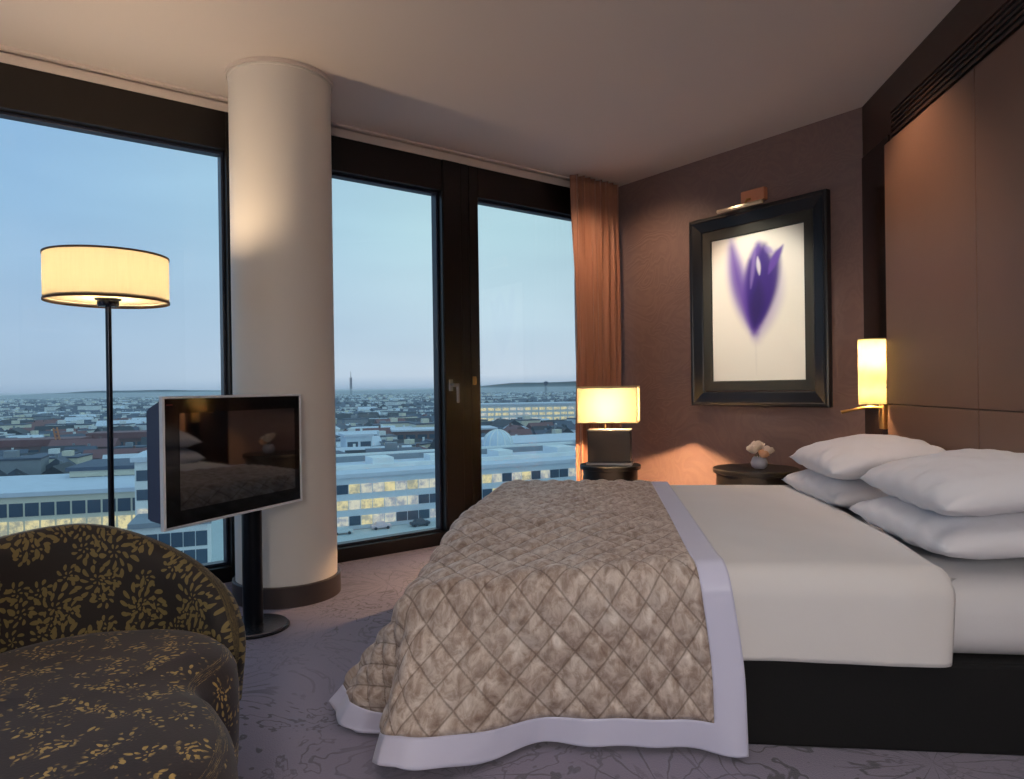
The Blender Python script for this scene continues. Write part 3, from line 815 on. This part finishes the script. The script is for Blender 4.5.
# ------------------------------------------------------------------ the city outside
GZ = -28.3
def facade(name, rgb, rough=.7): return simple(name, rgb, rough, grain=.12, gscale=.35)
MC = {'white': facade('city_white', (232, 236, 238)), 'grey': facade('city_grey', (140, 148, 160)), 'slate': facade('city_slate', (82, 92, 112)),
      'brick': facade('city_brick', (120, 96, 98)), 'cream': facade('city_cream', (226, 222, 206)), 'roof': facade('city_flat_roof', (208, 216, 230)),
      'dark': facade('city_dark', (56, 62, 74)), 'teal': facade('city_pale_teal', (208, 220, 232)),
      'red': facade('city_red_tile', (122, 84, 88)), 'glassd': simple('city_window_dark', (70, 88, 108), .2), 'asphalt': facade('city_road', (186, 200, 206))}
def lit(name, rgb, s):
    t = NT(name); c = t.n('NewGeometry').outputs['Position']; n = t.step(t.noise(c, .55, 4, .75), .36, .6)
    e = t.n('Emission', {0: t.mix(n, tuple(x*y for x, y in zip(lin(rgb), (.42, .5, .75))), lin(rgb)), 1: s}); g = t.n('BsdfGlossy', {1: .2})
    mx = t.n('MixShader', {0: .12, 1: e.outputs[0], 2: g.outputs[0]}); t.t.links.new(mx.outputs[0], t.out.inputs[0]); return t.m
MC['lit'] = lit('city_window_lit', (240, 226, 170), 1.0); MC['lit2'] = lit('city_window_pale', (232, 230, 208), .9)
def ground_mat():
    t = NT('city_ground'); c = t.co(); n = t.noise(c, .004, 6, .7); n2 = t.noise(c, .03, 4, .7)
    f = t.ma('ADD', t.ma('MULTIPLY', n, .5), t.ma('MULTIPLY', n2, .5))
    return t.pbr(t.ramp(f, [(.4, lin((52, 62, 80))), (.5, lin((72, 82, 102))), (.6, lin((120, 130, 146)))]), .9)
gb = bmesh.new(); prism(gb, [(-9000, 60), (4000, 60), (4000, 11000), (-9000, 11000)], GZ-2, GZ)
struct('ground', gb, ground_mat())
def hills():
    def f(i, j):
        x = -8500+12000*i/119; y = 6500+j*700
        h = 60*max(0, .55+nz(x*.0004, 3)+.35*nz(x*.0017, 9))*(1 if j == 1 else 0)
        if x > -900 and j == 1: h += 50*smooth(-900, 100, x)
        return (x, y, GZ+h-(1 if j != 1 else 0))
    return grid(120, 3, f)
hl = link('hills', hills(), facade('wooded_hills', (60, 72, 82))); hl['kind'] = 'structure'

winmesh = {}
def win_copy(parent, w, h, x, z, m, y=0.0, name='window'):
    key = (round(w, 2), round(h, 2), m.name)
    if key not in winmesh:
        bm = boxbm(-w/2, w/2, -.12, .1, 0, h); me = bpy.data.meshes.new(name); bm.to_mesh(me); bm.free(); me.materials.append(m); winmesh[key] = me
    o = bpy.data.objects.new(name, winmesh[key]); COL.objects.link(o); o.parent = parent; o.location = (x, y, z); return o
def building(px_az, Y, az, length, depth, zt, label, body='white', roof='roof', floors=3, bays=16, fh=3.6, litp=.4, x_off=0.0, z0=GZ, wfrac=.8, parapet=.8, name='office_building', cat='building', group=None, hfrac=.55):
    """front facade passes (X,Y) and runs along azimuth az; local x along it, local +y behind"""
    d = Vector((math.sin(az), math.cos(az), 0)); o = empty(name, (px_az*Y, Y, z0), math.atan2(d.y, d.x), label, cat, group)
    H = zt-z0
    bm = boxbm(x_off, x_off+length, 0, depth, 0, H); obj('walls', bm, MC[body], o)
    bm = bmesh.new(); box(bm, x_off-.6, x_off+length+.6, -.6, depth+.6, H, H+parapet); obj('roof', bm, MC[roof], o)
    bw = length/bays
    for f in range(floors):
        z = H-.9-(f+1)*fh+fh*(1-hfrac)*.6
        if z < .2: break
        for b in range(bays):
            rr = nz(b*.37+f*7.7, Y*.01+f)*.5+.5+random.uniform(-.25, .25)
            lp = litp[min(f, len(litp)-1)] if isinstance(litp, tuple) else litp
            m = MC['lit'] if rr < lp*.75 else MC['lit2'] if rr < lp*1.1 else MC['glassd']
            win_copy(o, bw*wfrac, fh*hfrac, x_off+(b+.5)*bw, z, m)
    return o
A64 = R(64)
# long lit office block across the middle and right windows
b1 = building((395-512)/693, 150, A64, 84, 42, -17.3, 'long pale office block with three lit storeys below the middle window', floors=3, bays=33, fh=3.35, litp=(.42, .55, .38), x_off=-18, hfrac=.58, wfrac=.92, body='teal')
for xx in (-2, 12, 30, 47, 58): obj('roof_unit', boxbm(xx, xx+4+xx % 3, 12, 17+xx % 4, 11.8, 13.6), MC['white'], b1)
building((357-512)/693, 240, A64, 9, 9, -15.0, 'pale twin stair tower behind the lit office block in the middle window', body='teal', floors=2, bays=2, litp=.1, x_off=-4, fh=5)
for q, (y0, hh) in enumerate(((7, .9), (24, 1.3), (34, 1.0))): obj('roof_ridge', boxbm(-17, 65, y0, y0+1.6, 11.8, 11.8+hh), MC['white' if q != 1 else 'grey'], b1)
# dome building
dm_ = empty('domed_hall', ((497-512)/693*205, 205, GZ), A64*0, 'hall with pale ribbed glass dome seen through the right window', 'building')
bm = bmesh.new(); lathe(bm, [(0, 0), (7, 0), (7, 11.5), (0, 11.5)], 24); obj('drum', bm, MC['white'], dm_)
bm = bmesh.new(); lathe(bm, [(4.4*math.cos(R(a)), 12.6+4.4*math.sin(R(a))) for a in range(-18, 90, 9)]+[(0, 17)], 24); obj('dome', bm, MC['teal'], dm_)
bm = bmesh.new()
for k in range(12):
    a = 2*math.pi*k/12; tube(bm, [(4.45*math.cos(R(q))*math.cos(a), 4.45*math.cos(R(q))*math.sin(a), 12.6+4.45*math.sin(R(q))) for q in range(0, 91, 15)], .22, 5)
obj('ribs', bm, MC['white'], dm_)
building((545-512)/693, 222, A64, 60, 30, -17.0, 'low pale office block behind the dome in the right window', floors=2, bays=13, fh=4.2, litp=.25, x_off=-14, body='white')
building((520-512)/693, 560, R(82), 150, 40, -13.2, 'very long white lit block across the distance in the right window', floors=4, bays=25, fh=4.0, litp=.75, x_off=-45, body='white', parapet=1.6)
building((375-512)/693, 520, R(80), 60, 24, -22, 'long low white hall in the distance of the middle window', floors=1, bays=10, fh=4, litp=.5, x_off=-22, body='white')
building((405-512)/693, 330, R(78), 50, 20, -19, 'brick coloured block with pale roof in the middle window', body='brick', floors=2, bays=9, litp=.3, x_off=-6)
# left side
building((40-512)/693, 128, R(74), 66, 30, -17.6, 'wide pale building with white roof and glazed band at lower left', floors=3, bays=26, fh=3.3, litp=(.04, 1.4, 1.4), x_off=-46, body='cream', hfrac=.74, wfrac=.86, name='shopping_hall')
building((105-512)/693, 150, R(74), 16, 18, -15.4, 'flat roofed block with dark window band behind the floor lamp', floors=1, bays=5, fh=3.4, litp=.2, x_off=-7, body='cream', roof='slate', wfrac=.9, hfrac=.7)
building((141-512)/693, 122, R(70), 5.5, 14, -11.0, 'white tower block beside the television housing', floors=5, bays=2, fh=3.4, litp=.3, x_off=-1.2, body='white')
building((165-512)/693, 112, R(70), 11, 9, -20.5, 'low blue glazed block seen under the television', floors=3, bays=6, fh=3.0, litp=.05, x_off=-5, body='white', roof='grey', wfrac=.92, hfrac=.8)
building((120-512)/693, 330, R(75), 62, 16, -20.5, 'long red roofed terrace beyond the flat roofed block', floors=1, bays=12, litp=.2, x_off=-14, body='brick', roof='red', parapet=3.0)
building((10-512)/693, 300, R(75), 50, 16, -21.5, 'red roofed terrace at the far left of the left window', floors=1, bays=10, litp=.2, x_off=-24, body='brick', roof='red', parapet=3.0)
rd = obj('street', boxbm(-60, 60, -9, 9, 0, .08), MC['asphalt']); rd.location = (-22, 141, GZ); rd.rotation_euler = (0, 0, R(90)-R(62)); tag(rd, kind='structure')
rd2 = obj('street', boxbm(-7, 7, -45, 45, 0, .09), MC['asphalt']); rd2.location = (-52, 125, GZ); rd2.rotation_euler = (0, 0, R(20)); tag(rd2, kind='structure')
# orange tower crane
cr_ = empty('tower_crane', ((62-512)/693*300, 300, GZ), R(20), 'orange lattice crane among the houses of the left window', 'crane')
def lattice(bm, p, q, w, n, r=.16):
    p, q = Vector(p), Vector(q); d = (q-p).normalized(); a = d.cross(Vector((0, 1, 0))).normalized(); b = d.cross(a)
    L_ = (q-p).length; C4 = [(1, 1), (1, -1), (-1, -1), (-1, 1)]
    for s, t_ in C4: tube(bm, [p+(a*s+b*t_)*w, q+(a*s+b*t_)*w], r, 4)
    for k in range(n):
        for c in range(4):
            s, t_ = C4[c]; s2, t2 = C4[(c+1) % 4]
            tube(bm, [p+d*L_*k/n+(a*s+b*t_)*w, p+d*L_*(k+1)/n+(a*s2+b*t2)*w], r*.7, 4)
mcr = simple('crane_orange', (196, 132, 96), .5)
bm = bmesh.new(); lattice(bm, (0, 0, 0), (-2.8, 0, 15), .7, 9, .2); obj('jib', bm, mcr, cr_)
bm = bmesh.new(); box(bm, -1.6, 2.6, -1.5, 1.5, 0, 3.4, .2); box(bm, 2.6, 4.2, -1.2, 1.2, .6, 2.6, .1); obj('cab', bm, mcr, cr_)
# radio mast on the skyline
ms = empty('radio_mast', ((351-512)/693*3600, 3600, GZ), 0, 'slender radio mast on the skyline of the middle window', 'mast')
bm = bmesh.new(); lattice(bm, (0, 0, 0), (0, 0, 95), 4, 14, 1.0); obj('tower', bm, MC['slate'], ms)
bm = bmesh.new(); tube(bm, [(0, 0, 95), (0, 0, 128)], [1.6, .8], 8); obj('antenna', bm, MC['slate'], ms)
wt_ = empty('water_tower', ((546-512)/693*3300, 3300, GZ), 0, 'round topped tower on the skyline of the right window', 'tower')
bm = bmesh.new(); lathe(bm, [(0, 0), (7, 0), (6, 40), (10, 46), (10, 56), (0, 60)], 16); obj('shaft', bm, MC['slate'], wt_)
# cars on the street below
def car_bm(): 
    bm = bmesh.new(); box(bm, -2.1, 2.1, -.85, .85, .35, .95, .15); 
    v = [bm.verts.new(p) for p in ((-1.4, -.75, .95), (1.2, -.75, .95), (1.2, .75, .95), (-1.4, .75, .95), (-.9, -.65, 1.5), (.7, -.65, 1.5), (.7, .65, 1.5), (-.9, .65, 1.5))]
    for f in ((0, 1, 5, 4), (1, 2, 6, 5), (2, 3, 7, 6), (3, 0, 4, 7), (4, 5, 6, 7)): bm.faces.new([v[k] for k in f])
    return bm
def wheels(par):
    for sx in (-1.3, 1.3):
        for sy in (-.85, .85):
            bm = bmesh.new(); tube(bm, [(sx, sy-.1, .32), (sx, sy+.1, .32)], .32, 12); obj('wheel', bm, MC['dark'], par)
for (px, Y, rgb, lab) in ((379, 146, (216, 196, 204), 'pale pink car parked on the street below the middle window'), (418, 148.5, (74, 84, 98), 'dark blue car driving on the street below the lit offices'), (340, 141, (196, 208, 214), 'white car on the street close to the column edge')):
    c = empty('car', ((px-512)/693*Y, Y, GZ+.08), R(26), lab, 'car'); obj('body', car_bm(), simple('car_paint', rgb, .3), c); wheels(c)

# houses: gabled prototypes, every one an object
def house_mesh(kind, wm, rm_):
    bm = bmesh.new(); w, d, h, rh = ((6, 5, 6, 4.2), (10, 6, 7, 4.5), (9, 7, 11, .6), (14, 6, 8, 3.5))[kind]
    box(bm, -w, w, -d, d, 0, h, mi=0)
    if kind == 2: box(bm, -w-.3, w+.3, -d-.3, d+.3, h, h+rh, mi=1); box(bm, -3, 1, -2, 2, h+rh, h+rh+2.4, mi=0)
    else:
        a = [bm.verts.new(p) for p in ((-w-.5, -d-.6, h-.2), (w+.5, -d-.6, h-.2), (w+.5, d+.6, h-.2), (-w-.5, d+.6, h-.2), (-w-.5, 0, h+rh), (w+.5, 0, h+rh))]
        for f in ((0, 1, 5, 4), (2, 3, 4, 5), (0, 4, 3), (1, 2, 5), (3, 2, 1, 0)):
            bm.faces.new([a[k] for k in f]).material_index = 1
        box(bm, w*.4, w*.4+1, .8, 1.8, h+rh*.4, h+rh+1, mi=0)
    me = bpy.data.meshes.new('house'); bmesh.ops.recalc_face_normals(bm, faces=bm.faces); bm.to_mesh(me); bm.free(); me.materials.append(wm); me.materials.append(rm_); return me
styles = [('white', 'slate', 'white walled house with dark roof in the town beyond the windows'), ('white', 'roof', 'white walled house with pale roof in the town beyond the windows'),
          ('grey', 'slate', 'grey house with slate roof in the town beyond the windows'), ('brick', 'red', 'brick house with red roof in the town beyond the windows'),
          ('cream', 'slate', 'cream walled house with dark roof in the town beyond the windows'), ('grey', 'dark', 'grey house with near black roof in the town beyond the windows')]
protos = [(house_mesh(k % 4, MC[w], MC[r]), lab) for k, (w, r, lab) in enumerate(styles*2)]
rnd = random.Random(11)
spots = []; cells = {}
tries = 0
keep_out = [((395-512)/693*150+20, 165, 55), ((497-512)/693*205, 205, 16), ((545-512)/693*222+10, 235, 45), ((40-512)/693*128-8, 142, 42), ((105-512)/693*148, 150, 20), ((146-512)/693*120, 128, 16), ((120-512)/693*330+12, 338, 40), ((10-512)/693*300, 308, 34), ((405-512)/693*330+18, 340, 34), ((375-512)/693*520, 530, 40), ((520-512)/693*560+30, 580, 90), (15, 500, 60), (50, 520, 50), (-28, 470, 40), ((62-512)/693*300, 300, 8)]
while len(spots) < 4300 and tries < 90000:
    tries += 1
    Y = 215*math.exp(rnd.random()*2.55); px = rnd.uniform(-30, 620)
    X = (px-512)/693*Y
    if any((X-a)**2+(Y-b)**2 < c*c for a, b, c in keep_out): continue
    md_ = 11+Y*.006
    ci, cj = int(X//40), int(Y//40)
    if any((X-a)**2+(Y-b)**2 < md_*md_ for i in (-1, 0, 1) for j in (-1, 0, 1) for a, b in cells.get((ci+i, cj+j), ())): continue
    spots.append((X, Y)); cells.setdefault((ci, cj), []).append((X, Y))
# those the column hides go last, into the mass of distant houses
spots.sort(key=lambda p: p[1]+(1e5 if 226 < 512+693*p[0]/p[1] < 332 or 512+693*p[0]/p[1] < 4 or 512+693*p[0]/p[1] > 568 else 0))
far = bmesh.new()
for k, (X, Y) in enumerate(spots):
    me, lab = protos[rnd.randrange(len(protos))]; rz = R(rnd.choice((20, 20, 110, 65)))+rnd.uniform(-.15, .15); s = rnd.uniform(.6, .95)*(1 if Y < 900 else 1.35)
    if k < 270:
        o = bpy.data.objects.new('house', me); COL.objects.link(o); o.location = (X, Y, GZ); o.rotation_euler = (0, 0, rz); o.scale = (s, s, s)
        tag(o, lab, 'house', lab.split(' in the')[0].replace('house', 'houses'))
    else:
        n0 = len(far.verts); far.from_mesh(me); far.verts.ensure_lookup_table()
        vs2 = far.verts[n0:]; bmesh.ops.transform(far, matrix=Matrix.Translation((X, Y, GZ)) @ Matrix.Rotation(rz, 4, 'Z') @ Matrix.Scale(s, 4), verts=vs2)
        pal = (0, 1, 2, 3, 4, 2)[rnd.randrange(6)]
        far.faces.ensure_lookup_table()
        for f in {f for v in vs2 for f in v.link_faces}: f.material_index = f.material_index if pal != 3 else 2+f.material_index
fo = obj('distant_houses', far, [MC['white'], MC['slate'], MC['cream'], MC['roof']]); tag(fo, 'countless tiny houses of the far town below the skyline', 'houses', kind='stuff')
# bare winter trees between the houses
tr = bmesh.new()
for k in range(3200):
    Y = 190*math.exp(rnd.random()*2.6); px = rnd.uniform(-20, 585); X = (px-512)/693*Y
    if any((X-a)**2+(Y-b)**2 < c*c*.8 for a, b, c in keep_out): continue
    ci, cj = int(X//40), int(Y//40)
    if any((X-a)**2+(Y-b)**2 < 100 for i in (-1, 0, 1) for j in (-1, 0, 1) for a, b in cells.get((ci+i, cj+j), ())): continue
    s = rnd.uniform(2.2, 4.2)*(1 if Y < 800 else 1.7); r = bmesh.ops.create_icosphere(tr, subdivisions=1, radius=s)
    for v in r['verts']: v.co = Vector((v.co.x*rnd.uniform(.8, 1.2), v.co.y*rnd.uniform(.8, 1.2), v.co.z*1.1))+Vector((X, Y, GZ+s*1.1))
to = obj('trees', tr, facade('bare_trees', (44, 52, 68))); tag(to, 'dark bare trees scattered between the houses of the town', 'trees', kind='stuff')

# evening haze over the town
hz = obj('haze', boxbm(-9000, 4000, 70, 10500, GZ+.05, 5)); hz['kind'] = 'stuff'; hz['label'] = 'thin blue evening haze over the town'
t = NT('evening_haze'); vsn = t.n('VolumeScatter', {'Color': (.86, .93, 1.0), 'Density': .00022, 'Anisotropy': .2}); t.t.links.new(vsn.outputs[0], t.out.inputs[1])
hz.data.materials.append(t.m)

# ------------------------------------------------------------------ sky
wd = bpy.data.worlds.new('dusk_sky'); SC.world = wd; wd.use_nodes = True
nt = wd.node_tree; nt.nodes.clear()
def wn(typ, **k):
    n = nt.nodes.new('ShaderNode'+typ)
    for a, b in k.items(): setattr(n, a, b)
    return n
tc = wn('TexCoord'); sp = wn('SeparateXYZ'); nt.links.new(tc.outputs['Generated'], sp.inputs[0])
def wramp(sock, stops):
    r = wn('ValToRGB'); nt.links.new(sock, r.inputs[0]); cr_ = r.color_ramp
    while len(cr_.elements) < len(stops): cr_.elements.new(.5)
    for e, (p, c) in zip(cr_.elements, stops): e.position = p; e.color = (*lin(c), 1)
    return r.outputs[0]
left = wramp(sp.outputs[2], [(0, (160, 184, 210)), (.015, (174, 197, 220)), (.08, (174, 201, 227)), (.22, (160, 199, 232)), (.45, (140, 186, 228))])
right = wramp(sp.outputs[2], [(0, (160, 186, 212)), (.02, (208, 222, 236)), (.08, (202, 224, 238)), (.22, (192, 226, 236)), (.45, (178, 218, 230))])
mr = wn('MapRange'); mr.inputs[1].default_value = -.55; mr.inputs[2].default_value = -.1; nt.links.new(sp.outputs[0], mr.inputs[0])
nzn = wn('TexNoise'); mpn = wn('Mapping'); mpn.inputs[3].default_value = (2, 2, 9); nt.links.new(tc.outputs['Generated'], mpn.inputs[0]); nt.links.new(mpn.outputs[0], nzn.inputs[0]); nzn.inputs['Scale'].default_value = 1.6
mx = wn('Mix', data_type='RGBA'); nt.links.new(mr.outputs[0], mx.inputs[0]); nt.links.new(left, mx.inputs[6]); nt.links.new(right, mx.inputs[7])
m2 = wn('Mix', data_type='RGBA', blend_type='MULTIPLY'); m2.inputs[0].default_value = .35
rr = wramp(nzn.outputs[0], [(.3, (220, 224, 232)), (.7, (255, 255, 255))])
nt.links.new(mx.outputs[2], m2.inputs[6]); nt.links.new(rr, m2.inputs[7])
bg = wn('Background'); bg.inputs[1].default_value = 1.0; nt.links.new(m2.outputs[2], bg.inputs[0])
wo = wn('OutputWorld'); nt.links.new(bg.outputs[0], wo.inputs[0])

# ------------------------------------------------------------------ lamps
WARM = (1.0, .62, .30); WARM2 = (1.0, .74, .48)
def light(name, typ, loc, power, color, **k):
    l = bpy.data.lights.new(name, typ); l.energy = power; l.color = color
    for a, b in k.items(): setattr(l, a, b)
    o = bpy.data.objects.new(name, l); COL.objects.link(o); o.location = loc; return o
def aim(o, target):
    o.rotation_euler = (Vector(target)-o.location).to_track_quat('-Z', 'Y').to_euler(); return o
def on(frame_loc, rz, p): return Vector(frame_loc)+Matrix.Rotation(rz, 3, 'Z') @ Vector(p)
light('floor_lamp_bulb', 'POINT', FL+Vector((0, 0, 1.53)), 26, WARM2, shadow_soft_size=.05)
light('table_lamp_bulb', 'POINT', (TL.x, TL.y, TT+.376), 130, (1, .56, .27), shadow_soft_size=.012)
light('table_lamp_bulb', 'POINT', (TL.x, TL.y, TT+.43), 40, (1, .66, .36), shadow_soft_size=.02)
for zz in (1.165, 1.235): light('wall_lamp_bulb', 'POINT', on(C2, RZ_HEAD, (LX, LY, zz)), 34, WARM, shadow_soft_size=.015)
light('wall_lamp_bulb', 'POINT', on(C2, RZ_HEAD, (LX, LY, 1.0)), 20, WARM, shadow_soft_size=.015)
pa = on(C2, RZ_ART, (.79, .16, 2.255)); aim(light('picture_light_bulb', 'SPOT', pa, 4, (1, .86, .66), shadow_soft_size=.05, spot_size=R(100), spot_blend=.8), on(C2, RZ_ART, (.68, .0, 1.5)))
aim(light('picture_fill', 'SPOT', on(C2, RZ_ART, (.7, 1.5, CEIL-.03)), 105, (1, .93, .8), shadow_soft_size=.04, spot_size=R(36), spot_blend=.6), on(C2, RZ_ART, (.7, 0, 1.58)))  # unseen spot, added to light the print evenly
aim(light('headboard_fill', 'SPOT', on(C2, RZ_HEAD, (-.8, .45, CEIL-.03)), 34, (1, .62, .38), shadow_soft_size=.05, spot_size=R(95), spot_blend=.9), on(C2, RZ_HEAD, (-.75, 0, 1.6)))  # unseen warm spot, added to brighten the headboard panels from above
# added fill spot behind the camera, brightens the near side of the bed
aim(light('bed_fill', 'SPOT', (.85, -.75, 1.25), 62, (1, .95, .92), shadow_soft_size=.22, spot_size=R(78), spot_blend=1.0), (.75, 2.3, .35))
light('room_fill', 'POINT', (-.2, -1.0, 1.6), 46, (1, .92, .86), shadow_soft_size=.2)  # added soft fill behind the camera, no lamp stands there
aim(light('back_wall_fill', 'SPOT', on(C2, RZ_ART, (1.5, .75, CEIL-.03)), 44, (1, .66, .42), shadow_soft_size=.05, spot_size=R(110), spot_blend=.9), on(C2, RZ_ART, (1.5, 0, .95)))  # unseen warm spot, added to brighten the wallpaper near the corner
# added ceiling spots without fixtures, fill light for the whole room
for k, (x, y, pw) in enumerate(((1.15, 2.9, 26), (1.1, 1.0, 12), (.1, .6, 16), (-1.2, .5, 16))):
    aim(light('ceiling_fill', 'SPOT', (x, y, CEIL-.03), pw, (1, .94, .90), shadow_soft_size=.06, spot_size=R(120), spot_blend=.9), (x, y, 0))

# ------------------------------------------------------------------ camera
F_ = 693.0; S_ = .0142
fw = Vector((0, 1, -1.5/F_)).normalized(); r0 = Vector((1, 0, 0)); u0 = r0.cross(fw)
cr0 = r0*math.cos(S_)-u0*math.sin(S_); cu0 = r0*math.sin(S_)+u0*math.cos(S_)
cam = bpy.data.cameras.new('camera'); cam.sensor_fit = 'HORIZONTAL'; cam.sensor_width = 36; cam.lens = 36*F_/1024; cam.clip_end = 20000; cam.clip_start = .05
co = bpy.data.objects.new('camera', cam); COL.objects.link(co)
mw = Matrix(((cr0.x, cu0.x, -fw.x, 0), (cr0.y, cu0.y, -fw.y, 0), (cr0.z, cu0.z, -fw.z, 1.05), (0, 0, 0, 1)))
co.matrix_world = mw; SC.camera = co
vs = SC.view_settings; vs.view_transform = 'Standard'; vs.look = 'None'; vs.gamma = 1; vs.use_curve_mapping = False; vs.exposure = 0.0
SC.cycles.use_denoising = True
SC.cycles.sample_clamp_indirect = 6
SC.cycles.volume_bounces = 4
SC.cycles.max_bounces = 14
SC.cycles.transparent_max_bounces = 16
